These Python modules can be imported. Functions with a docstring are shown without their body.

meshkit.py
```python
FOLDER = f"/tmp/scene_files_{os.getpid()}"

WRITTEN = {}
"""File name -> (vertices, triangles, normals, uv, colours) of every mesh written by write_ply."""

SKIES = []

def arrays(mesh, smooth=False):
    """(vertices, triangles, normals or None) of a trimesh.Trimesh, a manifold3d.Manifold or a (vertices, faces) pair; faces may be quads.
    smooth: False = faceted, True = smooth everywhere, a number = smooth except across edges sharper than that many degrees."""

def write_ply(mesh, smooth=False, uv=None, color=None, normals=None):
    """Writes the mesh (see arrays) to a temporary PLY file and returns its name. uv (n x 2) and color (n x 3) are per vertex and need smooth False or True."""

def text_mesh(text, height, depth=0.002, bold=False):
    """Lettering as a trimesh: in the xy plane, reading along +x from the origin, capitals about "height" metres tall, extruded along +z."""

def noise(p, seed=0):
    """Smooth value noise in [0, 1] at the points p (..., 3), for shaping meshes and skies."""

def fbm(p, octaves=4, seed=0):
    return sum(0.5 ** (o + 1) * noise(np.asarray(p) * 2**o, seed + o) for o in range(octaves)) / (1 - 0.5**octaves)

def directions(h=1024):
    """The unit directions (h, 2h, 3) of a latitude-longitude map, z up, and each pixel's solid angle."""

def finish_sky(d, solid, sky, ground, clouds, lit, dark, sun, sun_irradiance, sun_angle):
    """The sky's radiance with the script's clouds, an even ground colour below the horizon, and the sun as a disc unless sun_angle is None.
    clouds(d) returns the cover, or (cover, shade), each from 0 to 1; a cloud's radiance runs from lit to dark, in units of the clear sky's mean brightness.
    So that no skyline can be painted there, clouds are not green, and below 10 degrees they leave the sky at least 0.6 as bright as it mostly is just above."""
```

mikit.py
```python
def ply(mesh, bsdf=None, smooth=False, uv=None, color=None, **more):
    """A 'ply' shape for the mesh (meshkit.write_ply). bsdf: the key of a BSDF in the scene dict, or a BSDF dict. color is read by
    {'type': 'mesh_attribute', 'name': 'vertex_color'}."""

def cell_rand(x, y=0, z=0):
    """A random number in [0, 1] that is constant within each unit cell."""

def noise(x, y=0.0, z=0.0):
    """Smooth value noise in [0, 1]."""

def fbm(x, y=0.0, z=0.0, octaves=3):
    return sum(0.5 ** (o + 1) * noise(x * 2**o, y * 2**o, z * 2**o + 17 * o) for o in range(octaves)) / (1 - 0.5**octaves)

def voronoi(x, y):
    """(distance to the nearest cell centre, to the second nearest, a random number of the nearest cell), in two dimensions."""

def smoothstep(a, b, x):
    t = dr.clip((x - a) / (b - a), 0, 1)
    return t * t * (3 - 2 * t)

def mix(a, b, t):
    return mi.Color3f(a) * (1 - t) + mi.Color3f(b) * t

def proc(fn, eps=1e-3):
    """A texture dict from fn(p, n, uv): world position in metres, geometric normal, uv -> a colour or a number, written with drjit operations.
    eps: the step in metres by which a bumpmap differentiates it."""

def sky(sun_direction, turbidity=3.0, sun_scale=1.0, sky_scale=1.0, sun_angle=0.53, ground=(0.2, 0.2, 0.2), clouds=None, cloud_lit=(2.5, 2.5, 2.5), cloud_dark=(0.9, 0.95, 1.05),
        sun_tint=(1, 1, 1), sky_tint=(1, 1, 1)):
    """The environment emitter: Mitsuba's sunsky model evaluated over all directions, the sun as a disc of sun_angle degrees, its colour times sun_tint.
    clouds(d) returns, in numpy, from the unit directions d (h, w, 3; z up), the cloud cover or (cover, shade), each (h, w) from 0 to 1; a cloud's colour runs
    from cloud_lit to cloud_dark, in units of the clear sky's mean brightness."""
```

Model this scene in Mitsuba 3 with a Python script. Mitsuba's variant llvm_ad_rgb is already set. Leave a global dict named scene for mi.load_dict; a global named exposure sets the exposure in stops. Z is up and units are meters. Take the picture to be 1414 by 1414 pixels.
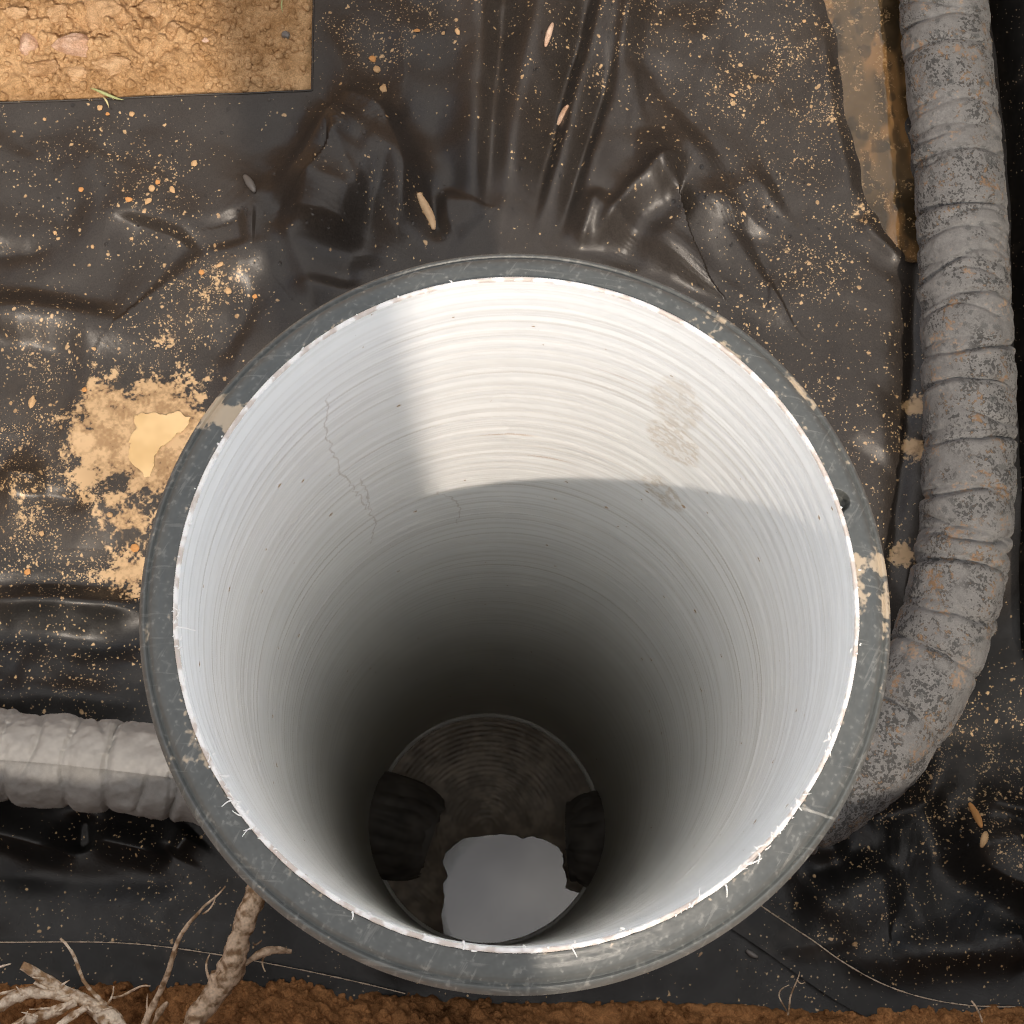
import math, numpy as np, trimesh, mitsuba as mi, drjit as dr, mikit, meshkit
from mikit import noise, fbm, voronoi, smoothstep, mix, cell_rand
from scipy.interpolate import RegularGridInterpolator, CubicSpline
T = mi.ScalarTransform4f
scene, labels = {'type': 'scene'}, {}
PI = math.pi

# ------------------------------------------------------------------ camera, sky, exposure
F, P0, W = 2500.0, 707.0, 1414.0
HC = 2.62
TH = math.atan((1352 - P0) / F)
CAM = np.array([0, 0, HC])
FW = np.array([0, math.sin(TH), -math.cos(TH)]); UP = np.array([0, math.cos(TH), math.sin(TH)]); RT = np.array([1.0, 0, 0])
scene['camera'] = {'type': 'perspective', 'fov': 2 * math.degrees(math.atan(P0 / F)), 'fov_axis': 'x', 'near_clip': 0.05, 'far_clip': 500.0,
                   'to_world': T().look_at(origin=CAM.tolist(), target=(CAM + FW).tolist(), up=UP.tolist())}
SUN_AZ, SUN_EL = math.radians(12.0), math.radians(50.4)
SUN = np.array([math.sin(SUN_AZ) * math.cos(SUN_EL), -math.cos(SUN_AZ) * math.cos(SUN_EL), math.sin(SUN_EL)])

def clouds(d):
    n = meshkit.fbm(d * [2.2, 2.2, 3.0] + [3.1, 7.7, 1.3], 5, seed=4)
    c = np.clip((n - 0.30) / 0.25, 0, 1)
    s = np.clip((meshkit.fbm(d * [11.0, 11.0, 12.0] + [8.0, 1.0, 2.0], 5, seed=9) - 0.30) / 0.36, 0, 1)
    return 0.85 * c, 0.75 * s

scene['sky'] = mikit.sky(SUN, turbidity=3.5, sun_scale=0.42, sky_scale=1.5, sun_angle=1.1, sun_tint=(0.95, 1.0, 1.12), clouds=clouds, cloud_lit=(2.7, 2.52, 2.3), cloud_dark=(0.95, 0.87, 0.80), sky_tint=(1.20, 1.0, 0.80))
exposure = 2.2

# ------------------------------------------------------------------ geometry helpers
def ray(px, py):
    d = FW + (px - P0) / F * RT - (py - P0) / F * UP
    return d / np.linalg.norm(d)

def sstep(a, b, x):
    t = np.clip((x - a) / (b - a), 0, 1)
    return t * t * (3 - 2 * t)

def atz(px, py, z):
    d = ray(px, py)
    return CAM + d * (z - HC) / d[2]

WX = np.array([atz(x, y, 0)[:2] for x, y in ((1362, -150), (1366, -20), (1380, 100), (1390, 200), (1402, 400), (1412, 600), (1414, 700), (1412, 800), (1414, 900), (1450, 1000), (1500, 1120))])[::-1]
def wall_x(y):
    """Where the right side of the trench begins to rise."""
    return np.interp(y, WX[:, 1], WX[:, 0])

def ground(x, y):
    """Height of the pit floor, its slopes and the land around the pit."""
    x, y = np.asarray(x, float), np.asarray(y, float)
    z = 1.4 * sstep(1.66, 2.6, y)
    z = np.maximum(z, 1.4 * sstep(0.70, 2.2, -x) * 0 + 1.4 * sstep(1.0, 2.4, -x))
    z = np.maximum(z, 0.30 * sstep(0, 0.13, x - wall_x(y)) + 1.1 * sstep(1.2, 2.2, x))
    d = -(y + 0.012)
    bank = np.where(d <= 0, 0.0, np.where(d < 0.12, d * 1.15, 0.138 + (d - 0.12) * 2.75))
    z = np.maximum(z, np.minimum(bank, 0.95))
    return np.minimum(z, 1.41)

def at(px, py, dz=0.0):
    """The point of the pit floor (raised by dz) that the photograph shows at a pixel."""
    d, z = ray(px, py), dz
    for _ in range(30):
        p = CAM + d * (z - HC) / d[2]
        z = 0.5 * z + 0.5 * (float(ground(p[0], p[1])) + dz)
    return CAM + d * (z - HC) / d[2]

PXM = 954.0

def spline(points, n):
    p = np.asarray(points, float)
    t = np.r_[0, np.cumsum(np.linalg.norm(np.diff(p, axis=0), axis=1))]
    s = np.linspace(0, t[-1], n)
    return CubicSpline(t, p)(s) if len(p) > 2 else np.stack([np.interp(s, t, p[:, k]) for k in range(p.shape[1])], 1)

def frames(p, ref=(0, 0, 1)):
    t = np.gradient(p, axis=0); t /= np.linalg.norm(t, axis=1, keepdims=True)
    b = np.cross(t, ref); b /= np.linalg.norm(b, axis=1, keepdims=True) + 1e-9
    return t, b, np.cross(b, t)

def grid_faces(n, m, wrap=False):
    i, j = np.meshgrid(np.arange(n - 1), np.arange(m if wrap else m - 1), indexing='ij')
    a, b = i * m + j, i * m + (j + 1) % m
    return np.stack([a.ravel(), (a + m).ravel(), (b + m).ravel(), b.ravel()], 1)

def sweep(p, rad, sides, caps=False, ref=(0, 0, 1)):
    """rad: (n,) or (n, sides) radii. Angle 0 looks sideways (to the right of the travel), pi/2 up."""
    t, b, u = frames(p, ref)
    a = np.arange(sides) / sides * 2 * PI
    rad = np.asarray(rad, float)
    rad = rad[:, None] * np.ones(sides) if rad.ndim == 1 else rad
    v = p[:, None] + rad[..., None] * (np.cos(a)[None, :, None] * b[:, None] + np.sin(a)[None, :, None] * u[:, None])
    f = grid_faces(len(p), sides, True)
    f = np.vstack([f[:, [0, 1, 2]], f[:, [0, 2, 3]]])
    v = v.reshape(-1, 3)
    if caps:
        n0 = len(v)
        v = np.vstack([v, p[0], p[-1]])
        k = np.arange(sides)
        f = np.vstack([f, np.stack([k * 0 + n0, k, (k + 1) % sides], 1), np.stack([k * 0 + n0 + 1, (len(p) - 1) * sides + (k + 1) % sides, (len(p) - 1) * sides + k], 1)])
    return v, f

def join(parts):
    vs, fs, n = [], [], 0
    for v, f in parts:
        f = np.asarray(f)
        if f.shape[1] == 4: f = np.vstack([f[:, [0, 1, 2]], f[:, [0, 2, 3]]])
        vs.append(v); fs.append(f + n); n += len(v)
    return np.vstack(vs), np.vstack(fs)

COUNT = {}
def key(name):
    n = COUNT.get(name, -1) + 1; COUNT[name] = n
    return name if n == 0 else f'{name}_{n:03d}'

def add(name, mesh, mat, label=None, cat=None, group=None, kind=None, smooth=True, parent=None, **more):
    k = key((parent + '__' if parent else '') + name)
    scene[k] = mikit.ply(mesh, mat, smooth=smooth, **more)
    e = {a: b for a, b in (('label', label), ('category', cat), ('group', group), ('kind', kind)) if b}
    if e: labels[k] = e
    return k

def thing(name, label, cat, group=None):
    k = key(name); labels[k] = {'label': label, 'category': cat}
    if group: labels[k]['group'] = group
    return k

def rock(c, size, seed, rough=0.35, sub=3, flat=0.7, rot=0.0):
    m = trimesh.creation.icosphere(subdivisions=sub)
    v = np.array(m.vertices)
    n = meshkit.fbm(v * 1.3 + seed * 7.31, 2, seed) - 0.5
    n2 = meshkit.fbm(v * 3.1 + seed * 3.3, 4, seed + 50) - 0.5
    v = v * (1 + rough * 1.7 * n + rough * 1.0 * n2)[:, None]
    rng = np.random.default_rng(seed)                # planar breaks
    for _ in range(4):
        q = rng.normal(size=3); q /= np.linalg.norm(q)
        h = v @ q - 0.72
        v = v - np.where(h > 0, h, 0)[:, None] * q * 0.9
    v = v * np.asarray(size, float) * [1, 1, flat]
    cr, sr = math.cos(rot), math.sin(rot)
    v = v @ np.array([[cr, sr, 0], [-sr, cr, 0], [0, 0, 1.0]])
    return v + np.asarray(c), np.array(m.faces)

# ------------------------------------------------------------------ the well's place
AX = np.array([-0.0222, 0.0171, -1.0]); AX /= np.linalg.norm(AX)          # its axis, downwards: it leans a little
TOP = np.array([0.0026, 0.1738, HC - 0.8398])
E1 = np.cross(AX, [0, 1, 0]); E1 /= np.linalg.norm(E1); E2 = np.cross(AX, E1)   # E1 about +-x
if E1[0] < 0: E1, E2 = -E1, -E2
if E2[1] < 0: E2 = -E2
RI = 0.16
WATER = 0.051
LEN = (TOP[2] - WATER) / -AX[2]
BASE = TOP + AX * LEN

def well_pt(r, a, d):
    """a: azimuth from the picture's top, clockwise; d: depth along the axis."""
    r, a, d = np.broadcast_arrays(np.asarray(r, float), a, d)
    return TOP + (r * np.sin(a))[..., None] * E1 + (r * np.cos(a))[..., None] * E2 + d[..., None] * AX

def wall(px, py, R=RI):
    """(azimuth, depth) of the inner wall's point that the photograph shows at a pixel."""
    d = ray(px, py); o = CAM - TOP
    dx, dy, ox, oy = d @ E1, d @ E2, o @ E1, o @ E2
    A, B, C = dx * dx + dy * dy, ox * dx + oy * dy, ox * ox + oy * oy - R * R
    t = (-B + math.sqrt(B * B - A * C)) / A
    p = o + d * t
    return math.atan2(p @ E1, p @ E2), float(p @ AX)

def rim_pt(px, py):
    """(radius, azimuth) on the plane of the well's top"""
    d = ray(px, py); t = ((TOP - CAM) @ AX) / (d @ AX); p = CAM + d * t - TOP
    return math.hypot(p @ E1, p @ E2), math.atan2(p @ E1, p @ E2)

def well_coords(p):
    qx, qy, qz = (p[k] - float(TOP[k]) for k in range(3))
    x, y, d = (qx * float(e[0]) + qy * float(e[1]) + qz * float(e[2]) for e in (E1, E2, AX))
    return dr.sqrt(x * x + y * y), dr.atan2(x, y), d

# ------------------------------------------------------------------ materials
def principled(color, rough=0.5, spec=0.5, **more):
    c = color if isinstance(color, dict) else {'type': 'rgb', 'value': list(color)}
    return {'type': 'principled', 'base_color': c, 'roughness': rough, 'specular': spec, **more}

def two(b): return {'type': 'twosided', 'b': b}

def blob(p, cx, cy, r):
    return dr.exp(-(dr.square(p.x - cx) + dr.square(p.y - cy)) / (r * r))

# where mud lies on the sheet: (x, y in the photograph, radius in px, strength of splashes, strength of solid mud)
MUD = [(165, 600, 82, 0.55, 0.70), (215, 600, 85, 0.3, 0.80), (150, 560, 52, .3, .58), (215, 650, 60, .3, .6), (175, 720, 60, 0.5, 0.5), (180, 790, 40, 0.45, 0.5), (290, 400, 50, 0.75, 0.2), (240, 460, 45, 0.6, 0.22), (325, 375, 25, .5, .25),
       (40, 560, 70, 0.6, 0.12), (20, 700, 55, 0.6, 0.27), (90, 740, 80, 0.5, 0.14), (30, 470, 50, .4, .05), (110, 640, 60, .6, .3), (210, 255, 60, .35, .08), (500, 85, 65, 0.5, 0.05), (600, 50, 60, 0.35, 0.02),
       (760, 110, 90, 0.22, 0), (1010, 90, 120, 0.24, 0.05), (1060, 180, 120, 0.27, 0.03), (1100, 270, 80, .24, .02), (1130, 420, 90, 0.32, 0.0), (1180, 600, 100, 0.26, 0), (1120, 60, 50, .5, .1), (1140, 170, 40, .5, .12), (1186, 300, 20, .5, .3),
       (1262, 560, 22, .5, .52), (1265, 620, 22, .5, .52), (1245, 765, 20, .5, .5), (1300, 1050, 90, .34, 0), (1380, 1060, 90, .3, 0), (1370, 1180, 60, .3, .02), (1220, 1230, 200, .16, 0),
       (120, 1255, 90, .14, 0), (300, 1260, 60, .22, .06), (100, 300, 150, .12, 0), (100, 160, 100, .08, 0), (900, 40, 60, .3, 0), (560, 290, 40, .25, 0), (100, 930, 160, .16, 0)]
MUDW = [(*map(float, at(x, y)[:2]), r / PXM * 1.1, a, b) for x, y, r, a, b in MUD]

def mud_fields(p):
    a, b = mi.Float(0.03), mi.Float(0)
    for cx, cy, r, s, m in MUDW:
        g = blob(p, cx, cy, r)
        a += s * g; b = dr.maximum(b, m * g)
    return a, b

def mud_mask(p):
    """(solid mud, its thickness shade)"""
    a, b = mud_fields(p)
    x, y = p.x, p.y
    big = fbm(x * 14 + 3, y * 14, 0, 3); mid = fbm(x * 55, y * 55, 3, 3); fine = fbm(x * 240, y * 240, 7, 2)
    n = 0.30 * big + 0.42 * mid + 0.28 * fine
    solid = smoothstep(-0.05, 0.10, b * 1.1 + (n - 0.5) * 1.25 - 0.36)
    sp = mi.Float(0)
    for s, k, off in ((55.0, 0.23, 0.0), (120.0, 0.34, 5.0), (260.0, 0.42, 9.0), (480.0, .46, 13.0)):
        wx = x * s + off + 0.3 * noise(x * s * 1.7, y * s * 1.7, off); wy = y * s + 0.5 * noise(x * s * 1.7 + 9, y * s * 1.7, off)
        d1, d2, w = voronoi(wx, wy)
        size = k * dr.square(cell_rand(w * 91357.0, off, 3)) * 1.25
        on = cell_rand(w * 53123.0, off, 7) < a * (-0.25 + 1.9 * big * mid / .5) * (0.55 if s > 400 else 0.85 if s > 200 else 0.55 if s > 100 else 0.16)
        sp = dr.maximum(sp, dr.select(on, smoothstep(size, size * 0.6, d1), 0))
    return dr.maximum(solid, 0.92 * sp), n, a

def film_color(p, n, uv):
    m, nn, a = mud_mask(p)
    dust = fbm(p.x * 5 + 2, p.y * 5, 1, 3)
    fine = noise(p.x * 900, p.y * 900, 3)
    dust_and_sun = smoothstep(0.28, 0.75, dust * 0.55 + 0.5 * smoothstep(0.46, 0.74, p.y + 0.25 * (dust - .5)))  # dustier higher up; the blacker lower part also has its shade painted in
    base = mix((0.0065, 0.0062, 0.006), (0.034, 0.0282, 0.024), dust_and_sun)
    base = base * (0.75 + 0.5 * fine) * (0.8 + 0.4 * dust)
    base = mix(base, (0.12, 0.09, 0.06), 0.25 * smoothstep(0.25, 0.9, a) * fbm(p.x * 90, p.y * 90, 2, 2))
    mud = mix((0.34, 0.21, 0.10), (0.58, 0.40, 0.22), smoothstep(0.35, 0.62, nn))
    return mix(base, mud, m)

def film_rough(p, n, uv):
    return 0.36 + 0.14 * fbm(p.x * 40, p.y * 40, 4, 2) + 0.10 * smoothstep(0.55, 0.25, p.y)

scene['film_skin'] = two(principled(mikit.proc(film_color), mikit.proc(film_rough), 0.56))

def dark_film_color(p, n, uv):
    a = 0.15 + 0.25 * smoothstep(0.5, 0.8, fbm(p.x * 9, p.y * 9, p.z * 9, 2))
    d1, d2, w = voronoi(p.x * 210 + p.z * 130, p.y * 210 + p.z * 90)
    s = 0.36 * dr.square(cell_rand(w * 91357.0, 2, 3))
    sp = dr.select(cell_rand(w * 53123.0, 5, 7) < a, smoothstep(s, s * .6, d1), 0)
    base = mi.Color3f(0.008, 0.0078, 0.0076) * (0.6 + 0.8 * fbm(p.x * 60, p.y * 60, p.z * 60, 2))
    streak = smoothstep(.55, .8, fbm(p.x * 25, p.y * 25, p.z * 4, 3))
    return mix(mix(base, (0.07, 0.06, 0.052), 0.35 * streak), (0.45, 0.32, 0.2), sp)
scene['dark_film'] = two(principled(mikit.proc(dark_film_color), 0.42, 0.35))

def soil_color(dark, light, k=1.0):
    def fn(p, n, uv):
        a = fbm(p.x * 9 * k, p.y * 9 * k, p.z * 9 * k, 3); b = fbm(p.x * 60 * k, p.y * 60 * k, p.z * 60 * k, 3); c = noise(p.x * 700, p.y * 700, p.z * 700)
        return mix(dark, light, smoothstep(0.25, 0.75, 0.45 * a + 0.4 * b + 0.15 * c)) * (0.8 + 0.4 * c)
    return fn
scene['sand_soil'] = two({'type': 'diffuse', 'reflectance': mikit.proc(soil_color((0.30, 0.165, 0.07), (0.58, 0.385, 0.21)))})
scene['pale_clod'] = two({'type': 'diffuse', 'reflectance': mikit.proc(soil_color((0.36, 0.20, 0.09), (0.60, 0.41, 0.24), 1.6))})
scene['pink_stone'] = two({'type': 'diffuse', 'reflectance': mikit.proc(soil_color((0.46, 0.28, 0.18), (0.74, 0.56, 0.44), 1.4))})
scene['bank_soil'] = two({'type': 'diffuse', 'reflectance': mikit.proc(soil_color((0.07, 0.030, 0.012), (0.42, 0.205, 0.085), 1.3))})
scene['land_soil'] = two({'type': 'diffuse', 'reflectance': mikit.proc(soil_color((0.16, 0.09, 0.045), (0.34, 0.20, 0.10), .4))})
scene['mud_clod'] = two(principled((0.58, 0.38, 0.20), 0.7, 0.3))
scene['orange_clod'] = two(principled((0.60, 0.30, 0.11), 0.7, 0.3))
scene['grey_stone'] = two(principled((0.16, 0.15, 0.14), 0.3, 0.5))
scene['chip_wood'] = two(principled((0.72, 0.50, 0.30), 0.6, 0.3))

def root_color(p, n, uv):
    a = fbm(p.x * 120, p.y * 120, p.z * 120, 3); b = noise(p.x * 500, p.y * 500, p.z * 500)
    return mix((0.24, 0.15, 0.085), (0.66, 0.51, 0.37), smoothstep(0.3, 0.65, a)) * (0.75 + 0.45 * b)
scene['root_bark'] = two({'type': 'diffuse', 'reflectance': mikit.proc(root_color)})
def pale_root_color(p, n, uv):
    a = fbm(p.x * 120, p.y * 120, p.z * 120, 3); b = noise(p.x * 500, p.y * 500, p.z * 500)
    return mix((0.40, 0.26, 0.15), (0.92, 0.80, 0.64), smoothstep(0.3, 0.62, a)) * (0.75 + 0.4 * b)
scene['pale_root'] = two({'type': 'diffuse', 'reflectance': mikit.proc(pale_root_color)})

# the well's plastics
CRACKS = [[(452, 545), (450, 600), (470, 650), (500, 690), (520, 720), (512, 750)], [(602, 680), (622, 685), (634, 700), (632, 722)], [(500, 660), (512, 700)]]
SEGS = []
for c in CRACKS:
    q = [wall(*xy) for xy in c]
    SEGS += [(RI * q[i][0], q[i][1], RI * q[i + 1][0], q[i + 1][1]) for i in range(len(q) - 1)]
STAIN = [wall(935, 560), wall(930, 610), wall(915, 680)]
LINE_SPOTS = [wall(735, 615), wall(760, 632), wall(700, 600), wall(845, 515)]

def liner_color(p, n, uv):
    r, a, d = well_coords(p)
    u = a * RI
    base = mi.Color3f(0.83, 0.84, 0.84)
    # faint grey lines along the spiral ribs
    rib = d * 58 + a / (2 * PI) + 0.10 * noise(u * 12, d * 20, 3)
    fr = rib - dr.floor(rib)
    g = fbm(u * 9, d * 58, 5, 3); g2 = cell_rand(dr.floor(rib), 3, 1)
    line = smoothstep(0.16, 0.0, dr.abs(fr - 0.5)) * (0.25 + 0.75 * g2) * smoothstep(0.3, 0.7, g)
    fine = fbm(u * 6, d * 420, 2, 2)
    c = mix(base, (0.52, 0.50, 0.46), 0.52 * line + 0.20 * smoothstep(0.4, 0.75, fine))
    # tone grows darker and yellower towards the foot
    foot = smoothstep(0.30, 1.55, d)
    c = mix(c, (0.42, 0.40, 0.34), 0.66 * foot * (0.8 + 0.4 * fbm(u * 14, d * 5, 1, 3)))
    # brown dried mud stain
    nz = fbm(u * 70, d * 70, 4, 3)
    st = mi.Float(0)
    for (sa, sd), w, h, k in zip(STAIN, (0.016, 0.018, 0.016), (0.040, 0.034, 0.026), (.6, .8, .9)):
        e = dr.sqrt(dr.square((u - sa * RI) / w) + dr.square((d - sd) / h))
        st = dr.maximum(st, k * smoothstep(1.15, 0.9, e + 0.35 * (nz - 0.5)))
    grain = smoothstep(0.42, 0.62, fbm(u * 330, d * 330, 2, 2))
    c = mix(c, (0.50, 0.41, 0.31), 0.42 * st * (0.45 + 0.9 * grain))
    for sa, sd in LINE_SPOTS:
        e = dr.abs(u - sa * RI) / 0.025
        c = mix(c, (0.45, 0.30, 0.17), 0.55 * smoothstep(1, 0.2, e) * smoothstep(0.0022, 0.0004, dr.abs(d - sd + 0.003 * (nz - .5))) * smoothstep(.35, .6, g))
    # hairline cracks
    dist = mi.Float(1)
    uu, dd = u + 0.004 * (noise(u * 150, d * 150, 1) - 0.5), d + 0.004 * (noise(u * 150, d * 150, 9) - 0.5)
    for x0, y0, x1, y1 in SEGS:
        L2 = (x1 - x0) ** 2 + (y1 - y0) ** 2
        t = dr.clip(((uu - x0) * (x1 - x0) + (dd - y0) * (y1 - y0)) / L2, 0, 1)
        dist = dr.minimum(dist, dr.sqrt(dr.square(uu - x0 - t * (x1 - x0)) + dr.square(dd - y0 - t * (y1 - y0))))
    c = mix(c, (0.38, 0.32, 0.27), 0.34 * smoothstep(0.0009, 0.0002, dist))
    # scattered specks
    d1, d2, w = voronoi(u * 45, d * 45)
    s = 0.09 * cell_rand(w * 7771.0, 1, 1)
    c = mix(c, (0.40, 0.28, 0.18), dr.select(cell_rand(w * 3331.0, 2, 2) < 0.10, smoothstep(s, s * 0.5, d1), 0))
    return c
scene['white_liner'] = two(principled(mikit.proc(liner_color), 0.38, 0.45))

RIM_MUD = [(rim_pt(312, 572)[1], 0.042, 0.85), (rim_pt(1200, 775)[1], 0.035, 0.55), (rim_pt(1195, 820)[1], .07, .36), (rim_pt(990, 440)[1], 0.16, 0.26), (rim_pt(1085, 545)[1], 0.10, 0.22), (rim_pt(250, 1040)[1], .1, .22)]
JOINT = rim_pt(1120, 1115)[1]

def rim_color(p, n, uv):
    r, a, d = well_coords(p)
    u = a * 0.17
    nz = fbm(p.x * 95 + p.y * 40, p.y * 95 - p.x * 40, 1, 3); fine = fbm(p.x * 420 - p.y * 200, p.y * 420 + p.x * 200, 2, 2)
    sc = dr.maximum(fbm(p.x * 60 + p.y * 520, p.y * 60 - p.x * 40, 3, 3), fbm(p.x * 430 - p.y * 260, p.y * 50 + p.x * 60, 9, 3))
    c = mix((0.068, 0.074, 0.073), (0.118, 0.125, 0.121), 0.5 * nz + 0.5 * fine)
    c = mix(c, (0.42, 0.41, 0.38), 0.26 * smoothstep(0.60, 0.9, 0.85 * fine + 0.15 * nz) + 0.17 * smoothstep(0.70, 0.84, sc))
    b = mi.Float(0.0)
    for am, w, k in RIM_MUD:
        da = dr.abs(a - am)
        da = dr.minimum(da, 2 * PI - da)
        b = dr.maximum(b, k * dr.exp(-dr.square(da / w)))
    edge = smoothstep(0.1745, 0.1765, r) * smoothstep(0.181, 0.1775, r)
    b = b + 0.25 * edge * fbm(u * 20, 3, 1, 2) + .16 * smoothstep(.168, .1635, r)
    c = mix(c, (0.52, 0.42, 0.30), .85 * smoothstep(-0.04, 0.16, b + 1.0 * (0.5 * nz + 0.5 * fine - 0.5) - 0.34))
    c = mix(c, (0.5, 0.49, 0.45), 0.4 * smoothstep(0.0009, 0.0003, dr.abs((a - JOINT) * 0.17 + 0.004 * (r - .17) / .01)) * smoothstep(.182, .178, r))
    return c
scene['grey_plastic'] = two(principled(mikit.proc(rim_color), 0.42, 0.5))
def edge_color(p, n, uv):
    return mix((0.62, 0.55, 0.50), (0.90, 0.89, 0.88), smoothstep(0.35, 0.6, fbm(p.x * 160, p.y * 160, 1, 3)))
scene['cut_white'] = two(principled(mikit.proc(edge_color), 0.6, 0.3))
scene['shaving_white'] = two(principled((0.88, 0.87, 0.85), 0.5, 0.3))
scene['water_line_glint'] = two(principled((0.86, 0.84, 0.80), 0.3, 0.5))  # pale tone stands for the light caught along the water edge
def black_wrap(p, n, uv):
    return mix((0.06, 0.054, 0.05), (0.30, 0.27, 0.245), fbm(p.x * 40, p.y * 40, p.z * 40, 3))
scene['black_wrap'] = two(principled(mikit.proc(black_wrap), 0.5, 0.4))

def speckled_fabric(p, n, uv):
    q = p.x * .8 + p.y * .6, p.y * .8 - p.x * .6
    b = fbm(q[0] * 75, q[1] * 75, p.z * 75, 3); f = fbm(q[0] * 330 + b, q[1] * 330 - b, p.z * 330, 3); h = noise(p.x * 900, p.y * 900, p.z * 900)
    c = mix((0.13, 0.13, 0.13), (0.25, 0.247, 0.242), f) * (0.85 + 0.3 * h)
    low = smoothstep(0.50, 0.12, p.y)        # darker, denser speckle where it dives under the well
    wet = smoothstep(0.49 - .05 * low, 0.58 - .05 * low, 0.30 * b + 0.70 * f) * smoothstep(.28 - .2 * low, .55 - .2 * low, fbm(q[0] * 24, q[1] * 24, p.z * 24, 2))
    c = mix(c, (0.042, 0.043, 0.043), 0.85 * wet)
    d1, d2, w = voronoi(p.x * 60 + p.z * 40, p.y * 60 + p.z * 30)
    s = 0.42 * cell_rand(w * 991.0, 2, 2)
    c = mix(c, (0.075, 0.08, 0.08), 0.6 * dr.select(cell_rand(w * 771.0, 1, 1) < 0.4, smoothstep(s, s * 0.5, d1 + .3 * (h - .5)), 0))
    rust = smoothstep(0.58, 0.68, fbm(q[0] * 45 + 7, q[1] * 45, p.z * 45, 3) * 0.5 + 0.5 * f)
    c = mix(c, (0.42, 0.24, 0.11), 0.42 * rust)
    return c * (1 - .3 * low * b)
scene['speckled_fabric'] = two(principled(mikit.proc(speckled_fabric), 0.75, 0.25))
def plain_fabric(p, n, uv):
    f = fbm(p.x * 200, p.y * 200, p.z * 200, 2); w = 0.5 + 0.5 * dr.sin(p.x * 2600 + p.y * 1800) * dr.sin(p.y * 2600 - p.x * 1800)
    b = fbm(p.x * 22, p.y * 22, p.z * 22, 3)
    return mix((0.17, 0.168, 0.16), (0.30, 0.295, 0.285), 0.4 * f + 0.25 * w + 0.35 * b)
scene['plain_fabric'] = two(principled(mikit.proc(plain_fabric), 0.6, 0.35, sheen=0.3))
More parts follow.
